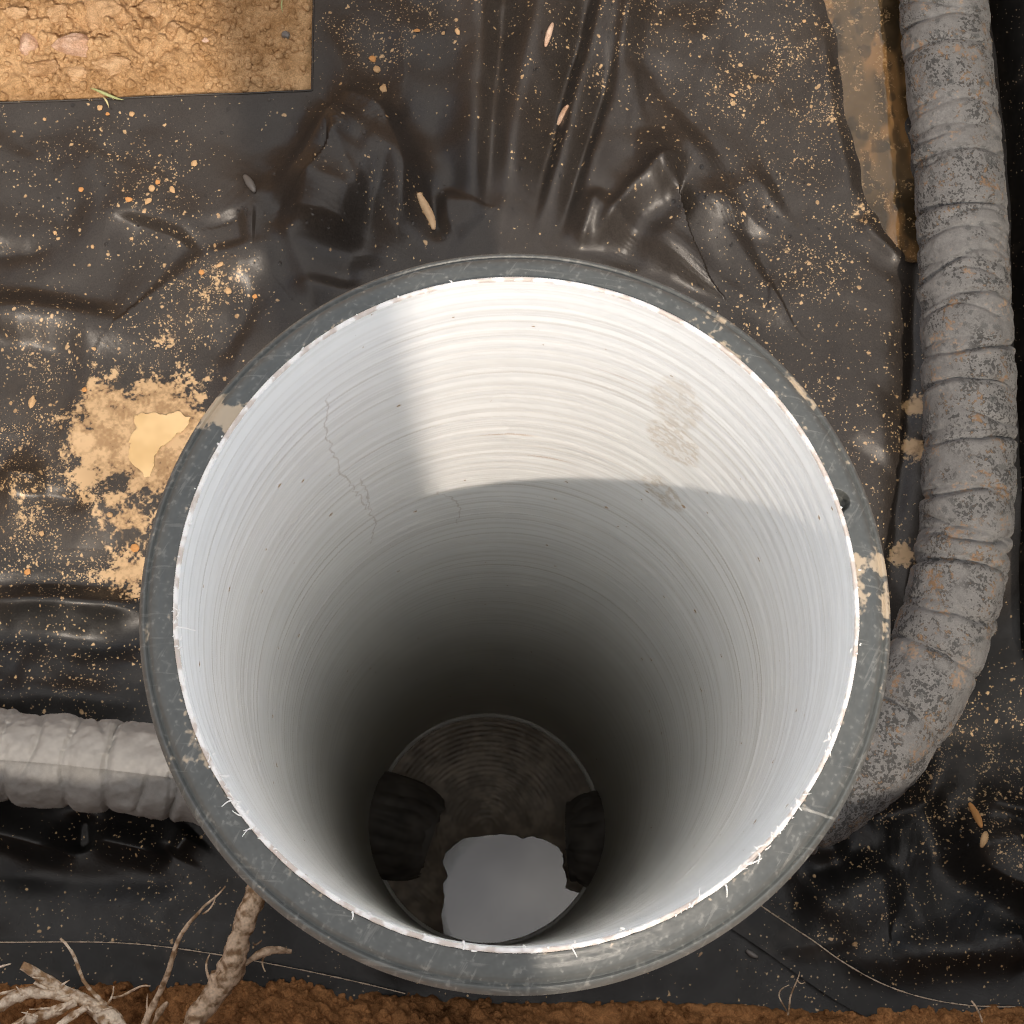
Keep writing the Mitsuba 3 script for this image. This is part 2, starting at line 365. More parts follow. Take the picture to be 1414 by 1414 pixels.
def light_fabric(p, n, uv):
    f = fbm(p.x * 200, p.y * 200, p.z * 200, 2); b = fbm(p.x * 22, p.y * 22, p.z * 22, 3)
    return mix((0.24, 0.235, 0.225), (0.36, 0.355, 0.34), 0.5 * f + 0.5 * b)
scene['light_fabric'] = two(principled(mikit.proc(light_fabric), 0.5, 0.4))
scene['thread'] = two(principled((0.52, 0.42, 0.32), 0.8, 0.2))
scene['straw'] = two(principled((0.62, 0.55, 0.30), 0.6, 0.3))
scene['green_straw'] = two(principled((0.40, 0.44, 0.20), 0.6, 0.3))
scene['drop'] = {'type': 'dielectric', 'int_ior': 1.33}
scene['murky_water'] = two({'type': 'plastic', 'int_ior': 2.1, 'diffuse_reflectance': {'type': 'rgb', 'value': [0.05, 0.038, 0.028]}})
def brown_water(p, n, uv):
    f = fbm(p.x * 60, p.y * 60, 1, 3); e = fbm(p.x * 400, p.y * 400, 1, 2)
    g = fbm(p.x * 14 + .6 * f, p.y * 9, 2, 2)
    c = mix((0.034, 0.023, 0.011), (0.115, 0.078, 0.042), smoothstep(.25, .75, g) * (.7 + .5 * f))
    rim = smoothstep(.55, .75, fbm(p.x * 30 + 4, p.y * 12, 6, 3))
    c = mix(c, (0.30, 0.165, 0.065), 0.6 * rim)
    c = mix(c, (0.03, 0.026, 0.02), 0.6 * smoothstep(.62, .72, fbm(p.x * 45, p.y * 30, 8, 3)))
    return mix(c, (0.40, 0.26, 0.13), 0.7 * smoothstep(.62, .76, .6 * e + .4 * f))
scene['brown_puddle'] = two({'type': 'plastic', 'int_ior': 1.6, 'diffuse_reflectance': mikit.proc(brown_water)})
def yellow_water(p, n, uv):
    f = fbm(p.x * 25, p.y * 25, 1, 3)
    return mix((0.62, 0.43, 0.21), (0.74, 0.54, 0.29), smoothstep(.2, .8, f))
scene['yellow_puddle'] = two({'type': 'plastic', 'int_ior': 1.33, 'diffuse_reflectance': mikit.proc(yellow_water)})
def added_post_wood(p, n, uv):
    return mix((0.20, 0.15, 0.10), (0.36, 0.28, 0.2), fbm(p.x * 60, p.y * 60, p.z * 6, 3))
scene['added_post_wood'] = two({'type': 'diffuse', 'reflectance': mikit.proc(added_post_wood)})

# ------------------------------------------------------------------ ground
def land():
    def axis(lo, hi, step, far):
        e = np.geomspace(0.03, far, 40)
        return np.r_[lo - e[::-1], np.arange(lo, hi + 1e-9, step), hi + e]
    X, Y = axis(-2.4, 2.3, 0.02, 60), axis(-0.8, 2.7, 0.02, 60)
    gx, gy = np.meshgrid(X, Y, indexing='ij')
    z = ground(gx, gy) - 0.035 - 0.05 * sstep(0.02, -0.1, gy)
    far = sstep(3, 9, np.hypot(gx, gy))
    z = z + 0.05 * (meshkit.fbm(np.stack([gx * 1.7, gy * 1.7, gx * 0], -1), 4, 2) - .5) * sstep(1.8, 3, np.hypot(gx, gy))
    v = np.stack([gx, gy, z], -1).reshape(-1, 3)
    f = grid_faces(len(X), len(Y))
    c = v[f].mean(1)
    keep = np.hypot(c[:, 0] - BASE[0], c[:, 1] - BASE[1]) > 0.150
    return v, f[keep][:, ::-1]
add('ground', land(), 'land_soil', label='bare brown earth around and under the sheet lined trench', kind='structure')

# ------------------------------------------------------------------ the black sheet with its folds
A_, B_ = at(432, 130)[:2], at(0, 146)[:2]
C_ = at(434, 0)[:2]
def in_notch(x, y, grow=0.0):
    """True where the sheet is cut away over the soil (top left)."""
    e1 = (C_ - A_) / np.linalg.norm(C_ - A_); n1 = np.array([-e1[1], e1[0]])        # left of the edge A->C
    e2 = (B_ - A_) / np.linalg.norm(B_ - A_); n2 = np.array([e2[1], -e2[0]])        # above the edge A->B
    s1 = (x - A_[0]) * n1[0] + (y - A_[1]) * n1[1]
    s2 = (x - A_[0]) * n2[0] + (y - A_[1]) * n2[1]
    return np.minimum(s1, s2) + grow

# (points in the photograph, half widths to the left and to the right of travel in px, height in mm); a valley has a negative height
FOLDS = [
    ([(668, 345), (676, 250), (684, 130), (694, 0), (700, -120)], 9, 14, -16),
    ([(650, 345), (655, 250), (660, 120), (668, 0), (672, -120)], 16, 14, 12),
    ([(700, 345), (705, 250), (722, 120), (745, 0), (760, -120)], 16, 18, 14),
    ([(728, 350), (748, 260), (775, 150), (805, 40), (830, -100)], 14, 7, -18),
    ([(742, 350), (762, 265), (790, 160), (818, 60), (850, -100)], 9, 14, 16),
    ([(770, 352), (785, 290), (800, 240), (830, 150), (852, 60)], 8, 10, -15),
    ([(785, 355), (797, 300), (815, 235), (842, 150), (865, 40), (880, -80)], 10, 20, 18),
    ([(800, 355), (812, 310), (828, 270)], 8, 8, 10),
    ([(820, 358), (850, 305), (890, 262), (930, 238), (956, 244)], 12, 52, 30),
    ([(850, 372), (880, 320), (915, 285), (950, 262)], 20, 24, -12),
    ([(900, 375), (940, 320), (985, 285), (1020, 270)], 20, 50, 16),
    ([(950, 390), (990, 340), (1040, 320), (1100, 330)], 40, 40, -5),
    ([(1010, 320), (1050, 270), (1075, 255)], 24, 20, 10),
    ([(870, 230), (940, 215), (975, 195)], 30, 30, 10),
    ([(640, 345), (622, 320), (618, 295), (628, 265)], 6, 16, 8),
    ([(612, 350), (606, 320), (600, 290), (585, 250)], 8, 14, -9),
    ([(585, 0), (575, 110), (580, 200)], 50, 60, 6),
    # the lifted flap left of the well
    ([(440, 150), (485, 150), (520, 170), (548, 215), (560, 275), (552, 330), (548, 370)], 12, 42, 30),
    ([(452, 175), (490, 205), (508, 250), (520, 320), (525, 380)], 28, 20, -15),
    ([(384, 296), (412, 252), (446, 205), (490, 150)], 12, 62, 26),
    ([(366, 276), (396, 222), (440, 165)], 34, 16, -8),
    ([(386, 294), (430, 308), (470, 322), (510, 335)], 64, 9, 22),
    ([(386, 296), (410, 340), (430, 390), (440, 440)], 36, 14, 12),
    ([(488, 330), (482, 370), (478, 410)], 12, 30, -10),
    ([(325, 290), (332, 320), (338, 348)], 7, 20, -6),
    ([(340, 290), (350, 325), (352, 345), (364, 300)], 12, 20, 4),
    ([(352, 360), (340, 430), (300, 490), (270, 510)], 16, 16, -8),
    # left
    ([(150, 305), (200, 315), (245, 332), (285, 368)], 6, 44, -11),
    ([(140, 290), (200, 300), (255, 318), (290, 350)], 44, 10, 7),
    ([(-60, 340), (30, 348), (80, 340)], 10, 12, -8),
    ([(-60, 392), (20, 400), (70, 405), (130, 420), (190, 450)], 22, 20, -14),
    ([(-60, 430), (40, 440), (110, 440), (200, 460)], 18, 24, 14),
    ([(-60, 470), (30, 480), (100, 500), (150, 530)], 16, 20, -8),
    ([(0, 655), (40, 664), (75, 672)], 8, 8, 10), ([(15, 690), (60, 690), (140, 700)], 8, 16, -8),
    ([(-80, 838), (0, 836), (80, 832), (150, 838), (240, 850)], 14, 12, 17),
    ([(-80, 880), (40, 878), (120, 884), (230, 890)], 20, 26, -12),
    ([(-60, 812), (60, 808), (150, 812), (210, 820)], 10, 12, -10),
    ([(-60, 965), (60, 962), (150, 968), (220, 985)], 14, 14, 8),
    # below the left drain
    ([(-60, 1150), (20, 1158), (70, 1170), (112, 1178)], 14, 5, 26),
    ([(115, 1120), (112, 1150), (114, 1178)], 8, 8, -16),
    ([(122, 1158), (180, 1172), (246, 1186)], 12, 5, 26),
    ([(248, 1186), (262, 1165), (275, 1150)], 8, 8, 18),
    ([(-60, 1205), (60, 1210), (200, 1216), (300, 1225)], 18, 18, -10),
    # right bottom
    ([(1335, 1112), (1330, 1140), (1340, 1190), (1414, 1232), (1470, 1260)], 60, 8, 30),
    ([(1310, 1090), (1318, 1150), (1330, 1200), (1400, 1255)], 9, 34, -10),
    ([(1335, 1110), (1380, 1120), (1440, 1135)], 10, 10, 16),
    ([(1290, 1085), (1250, 1090), (1200, 1105), (1170, 1120)], 8, 10, 14),
    ([(1305, 1105), (1250, 1115), (1190, 1135)], 12, 12, -14),
    ([(1090, 1270), (1150, 1240), (1210, 1215), (1260, 1225)], 26, 26, 14),
    ([(1100, 1215), (1180, 1180), (1250, 1165)], 20, 20, -12),
    ([(1200, 1320), (1300, 1310), (1420, 1322)], 20, 14, 14),
    ([(1392, 1275), (1398, 1300), (1420, 1330)], 8, 10, 16),
    ([(1060, 1150), (1130, 1170), (1180, 1160)], 14, 14, 14),
    # seam beside the right drain
    ([(1262, 300), (1262, 420), (1255, 560), (1240, 700), (1222, 850)], 10, 8, -8),
    ([(1180, 300), (1215, 340), (1260, 366)], 14, 8, 7), ([(1128, 0), (1140, 100), (1160, 220), (1185, 300)], 12, 10, 6),
]
frng = np.random.default_rng(77)
def tension(n, x0, x1, y0, y1, ang, spread, length, w, mm):
    """small creases of the sheet that run about along one direction (degrees in the picture, 90 = up)"""
    for _ in range(n):
        x, y = frng.uniform(x0, x1), frng.uniform(y0, y1)
        a = math.radians(ang(x, y) + frng.normal(0, spread)); L = length * frng.uniform(.5, 1.4); b = frng.normal(0, .12)
        pts = [(x + L * t * math.cos(a + b * t), y - L * t * math.sin(a + b * t)) for t in (-.5, -.2, .15, .5)]
        k = frng.uniform(.6, 1.5)
        FOLDS.append((pts, 1.5 * w * k * frng.uniform(.5, 1.4), 1.5 * w * k * frng.uniform(.5, 1.4), .62 * mm * k * frng.choice([-1, 1, 1])))
away = lambda x, y: math.degrees(math.atan2(-(y - 760), x - 680))
tension(26, 430, 1000, -40, 330, away, 9, 190, 11, 5.5)
tension(16, 940, 1230, 120, 700, away, 25, 150, 18, 3.5)
tension(22, -40, 330, 170, 520, lambda x, y: -15 + 0 * x, 16, 200, 14, 4.0)
tension(14, -40, 230, 560, 830, lambda x, y: -4 + 0 * x, 18, 170, 13, 4.0)
tension(10, -40, 240, 850, 980, lambda x, y: -2 + 0 * x, 8, 200, 12, 5.0)
tension(12, -40, 380, 1140, 1300, lambda x, y: -4 + 0 * x, 12, 150, 11, 3.5)
tension(24, 1080, 1430, 1030, 1340, lambda x, y: 20 + 0 * x, 28, 150, 13, 5.5)
tension(7, 330, 560, 150, 420, lambda x, y: 80 + 0 * x, 30, 130, 14, 5.0)
FX, FY = np.arange(-1.05, 0.93, 0.0026), np.arange(-0.08, 1.80, 0.0026)

def film_height():
    gx, gy = np.meshgrid(FX, FY, indexing='ij')
    h = np.zeros_like(gx)
    p3 = np.stack([gx, gy, gx * 0], -1)
    warp = 0.014 * (meshkit.fbm(p3 * 11, 3, 31) - 0.5), 0.014 * (meshkit.fbm(p3 * 11, 3, 32) - 0.5)
    for pts, wl, wr, mm in FOLDS:
        q = spline(np.array([at(*p)[:2] for p in pts]), max(14, 7 * len(pts)))
        reach = 5.2 * max(wl, wr) / PXM
        ix = np.where((FX > q[:, 0].min() - reach) & (FX < q[:, 0].max() + reach))[0]; iy = np.where((FY > q[:, 1].min() - reach) & (FY < q[:, 1].max() + reach))[0]
        if not len(ix) or not len(iy): continue
        sl = np.s_[ix[0]:ix[-1] + 1, iy[0]:iy[-1] + 1]
        x, y = gx[sl] + 0.6 * warp[0][sl], gy[sl] + 0.6 * warp[1][sl]
        best, side, tt = np.full(x.shape, 9.0), np.zeros(x.shape), np.zeros(x.shape)
        for i in range(len(q) - 1):
            d = q[i + 1] - q[i]; L = d @ d
            t = np.clip(((x - q[i, 0]) * d[0] + (y - q[i, 1]) * d[1]) / L, 0, 1)
            ex, ey = x - q[i, 0] - t * d[0], y - q[i, 1] - t * d[1]
            e = np.hypot(ex, ey); m = e < best
            best = np.where(m, e, best); side = np.where(m, (d[0] * ey - d[1] * ex) / (math.sqrt(L) * e + 1e-9), side); tt = np.where(m, (i + t) / (len(q) - 1), tt)
        w = (wr + (wl - wr) * (.5 + .5 * np.clip(side, -1, 1))) / PXM * 1.45
        prof = np.exp(0.55 - np.sqrt((best / w) ** 2 + 0.3025)) * sstep(4.4, 2.0, best / w)
        h[sl] += 2.1 * mm / 1000 * prof * sstep(0, 0.30, tt) * sstep(1.0, 0.70, tt)
    soft = meshkit.fbm(p3 * 5.0, 3, 5) - 0.5
    for fr, am, sd in ((4.2, .065, 51), (9.5, .022, 52)):        # the creased lie of stiff sheet: flat facets that meet in ridges
        q = p3 * [fr, fr * .8, 1] + sd + .35 * np.stack([meshkit.fbm(p3 * fr * 1.7, 2, sd + 5), meshkit.fbm(p3 * fr * 1.7, 2, sd + 6), gx * 0], -1)
        n = meshkit.fbm(q, 2, sd) - .5
        h -= am * (np.sqrt(n * n + 1.2e-4) - .1) * sstep(.30, .55, meshkit.noise(p3 * 2.3 + sd, sd))
    h += 0.022 * soft + 0.0012 * (meshkit.fbm(p3 * 34, 3, 7) - 0.5)
    # pulled up a little around the well's foot, flat where the puddles lie
    rr = np.hypot(gx - BASE[0], gy - BASE[1])
    h += 0.03 * np.exp(-((rr - 0.16) / 0.05) ** 2)
    for px, py, r in ((215, 600, 70), (1205, 150, 62), (1205, 90, 70), (1205, 30, 70), (1205, -30, 70), (1215, 210, 52), (1222, 260, 46), (1240, 310, 36), (1255, 335, 28)):
        c = at(px, py)
        k = np.exp(-(((gx - c[0]) ** 2 + (gy - c[1]) ** 2) / (r / PXM) ** 2) ** 2)
        h = h * (1 - k) - 0.004 * k
    s = in_notch(gx, gy)
    h = np.where(s > -0.06, h * (1 - 0.75 * sstep(-0.06, 0, s)), h)
    h = h * sstep(-0.03, 0.03, gy)
    return gx, gy, ground(gx, np.maximum(gy, 0)) + 0.012 + np.maximum(h, -0.03)

gx, gy, FZ = film_height()
film_at = RegularGridInterpolator((FX, FY), FZ, bounds_error=False, fill_value=None)

def on_film(px, py):
    """The point of the sheet that the photograph shows at a pixel."""
    d, z = ray(px, py), 0.0
    for _ in range(25):
        p = CAM + d * (z - HC) / d[2]
        z = 0.5 * z + 0.5 * float(film_at(p[:2])[0])
    return CAM + d * (z - HC) / d[2]

fv = np.stack([gx, gy, FZ], -1).reshape(-1, 3)
ff = grid_faces(len(FX), len(FY))[:, ::-1]
fc = fv[ff].mean(1)
edge_noise = 0.0025 * (meshkit.fbm(fc * 40, 3, 3) - 0.5)
lo_edge = -0.065
keep = (in_notch(fc[:, 0], fc[:, 1]) + edge_noise < 0) & (np.hypot(fc[:, 0] - BASE[0], fc[:, 1] - BASE[1]) > 0.152) & (fc[:, 1] > lo_edge)
ff = ff[keep]
used = np.unique(ff); remap = np.full(len(fv), -1); remap[used] = np.arange(len(used))
sheet = thing('plastic_sheet', 'black plastic sheet spread creased, wet and mud splashed over the trench floor', 'plastic sheet')
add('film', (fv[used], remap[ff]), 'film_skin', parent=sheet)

for end, n in ((C_ + (C_ - A_) * .3, 60), (B_ + (B_ - A_) * .5, 90)):
    q = A_ + np.linspace(0, 1, n)[:, None] * (end - A_)
    q = q + .0012 * (meshkit.fbm(np.c_[q * 30, q[:, :1] * 0], 2, 19)[:, None] - .5)
    z = film_at(np.clip(q, [FX[0], FY[0]], [FX[-1], FY[-1]]))
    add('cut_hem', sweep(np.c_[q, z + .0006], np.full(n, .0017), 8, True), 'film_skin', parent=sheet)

# narrow strip of fabric along the foot of the near bank, with its pale frayed edge thread
def strip(pts, width, lift, seed, name, label):
    q = np.array([on_film(*p) for p in pts])
    c = spline(q[:, :2], 160)
    t = np.gradient(c, axis=0); t /= np.linalg.norm(t, axis=1, keepdims=True)
    nrm = np.stack([t[:, 1], -t[:, 0]], 1)          # towards the near bank
    s = np.linspace(0, width, 30)
    xy = c[:, None] + nrm[:, None] * s[None, :, None]
    z = film_at(np.clip(xy, [FX[0], FY[0]], [FX[-1], FY[-1]])) + lift + 0.006 * (meshkit.fbm(np.concatenate([xy * 18, xy[..., :1] * 0], -1), 3, seed) - 0.4)
    v = np.concatenate([xy, z[..., None]], -1)
    k = thing(name, label, 'fabric')
    add('cloth', (v.reshape(-1, 3), grid_faces(*z.shape)), 'dark_film', parent=k)
    e = v[:, 0] + [0, 0, 0.0012]
    rng = np.random.default_rng(seed)
    on = 0.0008 * (0.5 + rng.random(len(e)))
    add('edge_thread', sweep(e, on, 6), 'thread', parent=k)
    return k
strip([(-60, 1300), (60, 1301), (180, 1303), (300, 1318), (430, 1342), (560, 1372)], 0.075, 0.006, 11, 'fabric_strip', 'flat black fabric strip with pale frayed edge beside the soil bank at left')
strip([(1010, 1225), (1060, 1258), (1130, 1305), (1190, 1345), (1260, 1374), (1400, 1390)], 0.05, 0.006, 12, 'fabric_strip', 'black fabric strip with thin brown edge between the well and the bottom right')

# the sheet climbing the right side of the trench
def side_sheet():
    s = np.linspace(0, 1, 70); y = np.linspace(-0.02, 1.75, 300)
    S, Y = np.meshgrid(s, y, indexing='ij')
    p3 = np.stack([S * 2, Y * 6, S * 0], -1)
    x = wall_x(Y) - .012 + 0.10 * S + 0.015 * (meshkit.fbm(p3, 3, 41) - 0.5)
    z = 0.030 + 0.42 * S ** .9 + 0.010 * (meshkit.fbm(p3 * 2.2, 3, 42) - 0.5) + ground(x * 0, Y)
    return np.stack([x, Y, z], -1).reshape(-1, 3), grid_faces(*S.shape)
add('side_sheet', side_sheet(), 'dark_film', label='dark sheet rising up the right side of the trench behind the speckled drain', cat='plastic sheet')

# ------------------------------------------------------------------ soil laid bare at top left
def soil_patch():
    x = np.arange(-1.15, A_[0] + 0.06, 0.0022); y = np.arange(min(A_[1], B_[1]) - 0.06, 1.80, 0.0022)
    X, Y = np.meshgrid(x, y, indexing='ij')
    p3 = np.stack([X, Y, X * 0], -1)
    s = in_notch(X, Y)
    away = sstep(-0.005, 0.06, s)
    n = meshkit.fbm(p3 * 14, 4, 61) - 0.42; f = meshkit.fbm(p3 * 75, 4, 62) - 0.5
    lump = np.abs(meshkit.fbm(p3 * 38 + 9, 3, 63) - 0.5)
    rough = sstep(0.35, 0.6, meshkit.fbm(p3 * 6 + 4, 2, 64))
    cc = at(150, 45)
    heap = np.exp(-(((X - cc[0]) / .17) ** 2 + ((Y - cc[1]) / .075) ** 2))
    rough = np.clip(.35 * rough + heap, 0, 1.2)
    crag = np.abs(meshkit.fbm(p3 * 24 + 2, 4, 66) - 0.5)
    z = ground(X, Y) + 0.004 + away * (0.022 * n + 0.060 * lump * rough + 0.070 * heap * (crag - .06)) + 0.011 * f * (0.3 + rough) - 0.03 * sstep(0.0, -0.03, s)
    return np.stack([X, Y, z], -1), x, y
SP, sx, sy = soil_patch()
add('soil', (SP.reshape(-1, 3), grid_faces(len(sx), len(sy))[:, ::-1]), 'sand_soil', label='sunlit yellow sandy soil showing past the cut corner of the black sheet', kind='structure')
soil_at = RegularGridInterpolator((sx, sy), SP[..., 2], bounds_error=False, fill_value=None)
def on_soil(px, py):
    d, z = ray(px, py), 0.1
    for _ in range(25):
        p = CAM + d * (z - HC) / d[2]; z = 0.5 * z + 0.5 * float(soil_at(p[:2])[0])
    return CAM + d * (z - HC) / d[2]

ROCKS = [(40, 62, 15, 20, 'pink_stone', 'pointed pale pink stone, the leftmost stone on the sandy soil', 'stone', .3), (108, 64, 33, 17, 'pink_stone', 'long pale stone with a white ridge, right of the pointed pink stone', 'stone', -.45),
         (148, 18, 38, 30, 'pale_clod', 'largest crumbly pale clod at the top edge of the sandy soil', 'clod', .2), (158, 92, 24, 15, 'pale_clod', 'flat brown clod below the long pale stone with a dark crack beside it', 'clod', .5),
         (82, 22, 16, 14, 'pale_clod', 'rounded clod between the pointed stone and the largest clod', 'clod', 0), (108, 102, 14, 11, 'pale_clod', 'small pale clod just above the straw blade', 'clod', .6),
         (212, 14, 18, 14, 'pale_clod', 'clod right of the largest clod at the top edge', 'clod', .2), (60, 96, 22, 14, 'pale_clod', 'low clod lying under the pointed pink stone', 'clod', .1),
         (238, 42, 12, 9, 'pale_clod', 'crumbly clod near the middle of the sandy soil', 'clod', .9), (284, 57, 5, 4, 'pink_stone', 'tiny white pebble on the sandy soil right of the clods', 'pebble', 0),
         (276, 74, 5, 4, 'pale_clod', 'tan pebble beside the tiny white pebble', 'pebble', 0), (395, 50, 6, 6, 'grey_stone', 'small grey pebble near the right cut of the sheet', 'pebble', 0), (22, 20, 18, 9, 'pale_clod', 'low yellow clod in the top left corner', 'clod', -.2)]
for i, (x, y, a, b, m, lab, cat, rot) in enumerate(ROCKS):
    p = on_soil(x, y)
    add({'stone': 'stone', 'clod': 'soil_clod', 'pebble': 'pebble'}[cat], rock(p + [0, 0, 0.004], [a / PXM * 1.05, b / PXM * 1.05, min(a, b) / PXM * 1.2], 100 + i, 0.55 if cat == 'clod' else .38, 4), m, label=lab, cat=cat, smooth=28)

rng = np.random.default_rng(5)
parts = []
for i in range(1500):
    px, py = rng.uniform(-10, 430), rng.uniform(-10, 138)
    if meshkit.noise(np.array([px * .02, py * .02, 0.5]), 3) < rng.random() * .8 + .1: continue
    p = on_soil(px, py)
    if in_notch(p[0], p[1]) < 0.006: continue
    r = rng.uniform(0.0015, 0.0065) * (1 if rng.random() < .8 else 1.5)
    v, f = rock([0, 0, 0], [r, r * rng.uniform(.7, 1), r], 200 + i % 37, 0.4, 1, .8, rng.uniform(0, 6))
    parts.append((v + p + [0, 0, r * .3], f))
add('soil_crumbs', join(parts), 'sand_soil', label='loose crumbs scattered over the sandy soil', cat='soil crumbs', kind='stuff', smooth=False)

def blade(pts, w, zoff, on=on_film):
    q = spline(np.array([on(*p) + [0, 0, zoff + 0.003 * math.sin(i * 2)] for i, p in enumerate(pts)]), 24)
    return sweep(q, w * np.sin(np.linspace(0.15, PI - 0.1, 24)), 6, True)
add('straw_blade', blade([(126, 124), (140, 130), (158, 136), (172, 140)], 0.0028, 0.006), 'green_straw', label='yellow green straw blade lying over the cut edge of the sheet', cat='straw')
add('straw_blade', blade([(143, 136), (148, 142), (151, 150)], 0.0016, 0.005), 'straw', label='short straw stub hanging over the sheet edge below the longer blade', cat='straw')
add('straw_blade', blade([(392, 0), (390, 10), (391, 20)], 0.0014, 0.008, on_soil), 'green_straw', label='thin green straw blade at the top of the sandy soil', cat='straw')

# ------------------------------------------------------------------ soil bank at the foot of the picture
def bank():
    x = np.arange(-0.95, 0.95, 0.0028); s = np.r_[np.arange(0, 0.34, 0.0028), np.linspace(0.345, 1.6, 50)]
    X, S = np.meshgrid(x, s, indexing='ij')
    foot = 0.004 - 0.030 * sstep(-0.35, 0.05, X) - 0.006 * sstep(.05, .5, X) + 0.014 * (meshkit.fbm(np.stack([X * 9, X * 0, X * 0], -1), 3, 71) - 0.5)
    d = np.where(S < 0.17, S * 0.66, 0.112 + (S - 0.17) * 0.33); z = np.where(S < 0.17, S * 0.75, 0.1275 + (S - 0.17) * 0.944)
    Y = foot - d
    p3 = np.stack([X, S, X * 0], -1)
    n = meshkit.fbm(p3 * 16, 4, 72) - 0.5; l = np.abs(meshkit.fbm(p3 * 45 + 5, 4, 73) - 0.5); f = meshkit.fbm(p3 * 160, 3, 74) - 0.5
    disp = (0.034 * n + 0.040 * l + 0.012 * f) * sstep(0, 0.03, S)
    Z = z + disp * 0.75
    Y = Y + disp * 0.65
    top = np.minimum(Z, 0.965)
    return np.stack([X, Y, top - 0.012 * (S < .003)], -1), x, s
BK, bx_, bs_ = bank()
add('soil_bank', (BK.reshape(-1, 3), grid_faces(len(bx_), len(bs_))[:, ::1]), 'bank_soil', label='rough red brown soil bank with roots along the near foot of the trench', kind='structure')

parts = []
for i in range(900):
    a, b = rng.integers(0, len(bx_)), int(rng.beta(1, 2) * 110)
    r = 0.001 + 0.0055 * rng.random() ** 2
    v, f = rock([0, 0, 0], [r, r, r], 300 + i % 41, 0.4, 1, .8, rng.uniform(0, 6))
    parts.append((v + BK[a, b] + [0, 0, r * .2], f))
add('bank_crumbs', join(parts), 'bank_soil', label='crumbs of red brown soil lying on the near bank', cat='soil crumbs', kind='stuff', smooth=False)

def root(points, radii, n=None, seed=0, lump=0.30, sides=14):
    q = np.array([atz(x, y, z) for x, y, z in points])
    n = n or 12 * len(points)
    c = spline(q, n)
    c = c + 0.0016 * (np.stack([meshkit.fbm(c * 60 + k * 11, 2, seed + k) for k in range(3)], -1) - .5)
    t = np.linspace(0, 1, n)
    r = np.interp(t, np.linspace(0, 1, len(radii)), radii) / PXM
    a = np.arange(sides) / sides * 2 * PI
    ring = np.stack([np.cos(a), np.sin(a)], -1)
    q3 = np.concatenate([np.broadcast_to(ring[None] * 1.2, (n, sides, 2)), np.broadcast_to((t * n / 6)[:, None, None], (n, sides, 1))], -1)
    rad = r[:, None] * (1 + 2 * lump * (meshkit.fbm(q3 + seed, 3, seed) - 0.5))
    return sweep(c, rad, sides, True, ref=(0.3, 0.2, 1))

def tree_root(label, limbs, mat='root_bark', cat='root', name='tree_root', seed=0, group=None):
    k = thing(name, label, cat, group)
    for i, (nm, pts, rad) in enumerate(limbs):
        add(nm, root(pts, rad, seed=seed + i), mat, parent=k)
    return k
tree_root('thick brown root rising from the soil bank and passing behind the well rim', [
    ('stem', [(262, 1430, .16), (278, 1395, .15), (300, 1368, .15), (316, 1345, .16), (328, 1305, .17), (343, 1262, .18), (356, 1228, .18), (366, 1200, .18)], [13, 14, 15, 18, 14, 14, 13, 12]),
    ('knot', [(296, 1368, .14), (308, 1356, .15), (322, 1350, .15)], [8, 19, 8]),
    ('rootlet', [(326, 1338, .15), (345, 1326, .15), (362, 1316, .15), (384, 1312, .14), (402, 1314, .13)], [3, 3, 6, 5, 3]),
    ('rootlet', [(296, 1370, .15), (288, 1350, .15), (285, 1330, .15), (290, 1318, .15)], [2, 2, 1.5, 1]),
    ('rootlet', [(350, 1305, .15), (358, 1302, .15), (362, 1298, .15)], [1.2, 1, .7]),
    ('rootlet', [(368, 1318, .15), (362, 1330, .14), (366, 1342, .14)], [1.5, 1.2, .8])], seed=10)
tree_root('tangle of pale broken roots in the bottom left corner on the soil bank', [
    ('stem', [(30, 1333, .14), (55, 1347, .13), (85, 1366, .12), (115, 1382, .12), (145, 1402, .12), (165, 1435, .12)], [6, 7, 7, 9, 14, 16]),
    ('branch', [(-10, 1400, .12), (15, 1380, .12), (45, 1370, .12), (80, 1372, .12), (120, 1382, .12)], [5, 8, 9, 8, 6]),
    ('branch', [(10, 1425, .13), (40, 1408, .13), (75, 1396, .13), (105, 1384, .13)], [5, 6, 7, 5]),
    *[('rootlet', [(x, y, .14), (x + dx * .4, y + dy * .5, .145), (x + dx, y + dy, .145)], [1.8, 1.4, .6]) for x, y, dx, dy in ((60, 1352, -16, -3), (70, 1392, -30, 2), (100, 1384, -24, 14), (120, 1390, 14, 12), (96, 1374, -20, 4), (52, 1404, -22, -6), (134, 1398, 20, -6), (84, 1362, 12, -8), (150, 1412, 18, 2), (30, 1374, -8, -12), (110, 1400, -16, 12), (20, 1418, 12, -10))],
    ('branch', [(70, 1430, .13), (88, 1412, .13), (104, 1400, .13), (124, 1390, .13)], [4, 5, 5, 4]),
    ('rootlet', [(48, 1356, .13), (62, 1364, .13), (76, 1366, .13)], [2.5, 2, 1.5]),
    ('rootlet', [(-5, 1374, .13), (10, 1370, .13), (22, 1366, .13)], [2, 2, 1]),
    ('rootlet', [(148, 1386, .13), (156, 1372, .13), (157, 1362, .13)], [1.6, 1.3, .8]),
    ('rootlet', [(-6, 1338, .12), (5, 1334, .12), (15, 1331, .12)], [1.6, 1.4, .8]),
    ('rootlet', [(30, 1414, .14), (36, 1402, .14), (38, 1396, .14)], [1.5, 1.2, .8])], mat='pale_root', seed=30)
tree_root('thin pale twig standing left of the longer twig above the pale roots', [
    ('stem', [(84, 1296, .16), (96, 1310, .16), (106, 1330, .15), (118, 1358, .14), (132, 1374, .13), (146, 1388, .12)], [1.5, 2, 2.2, 2.4, 2.6, 3])], cat='twig', name='twig', mat='pale_root', seed=50)
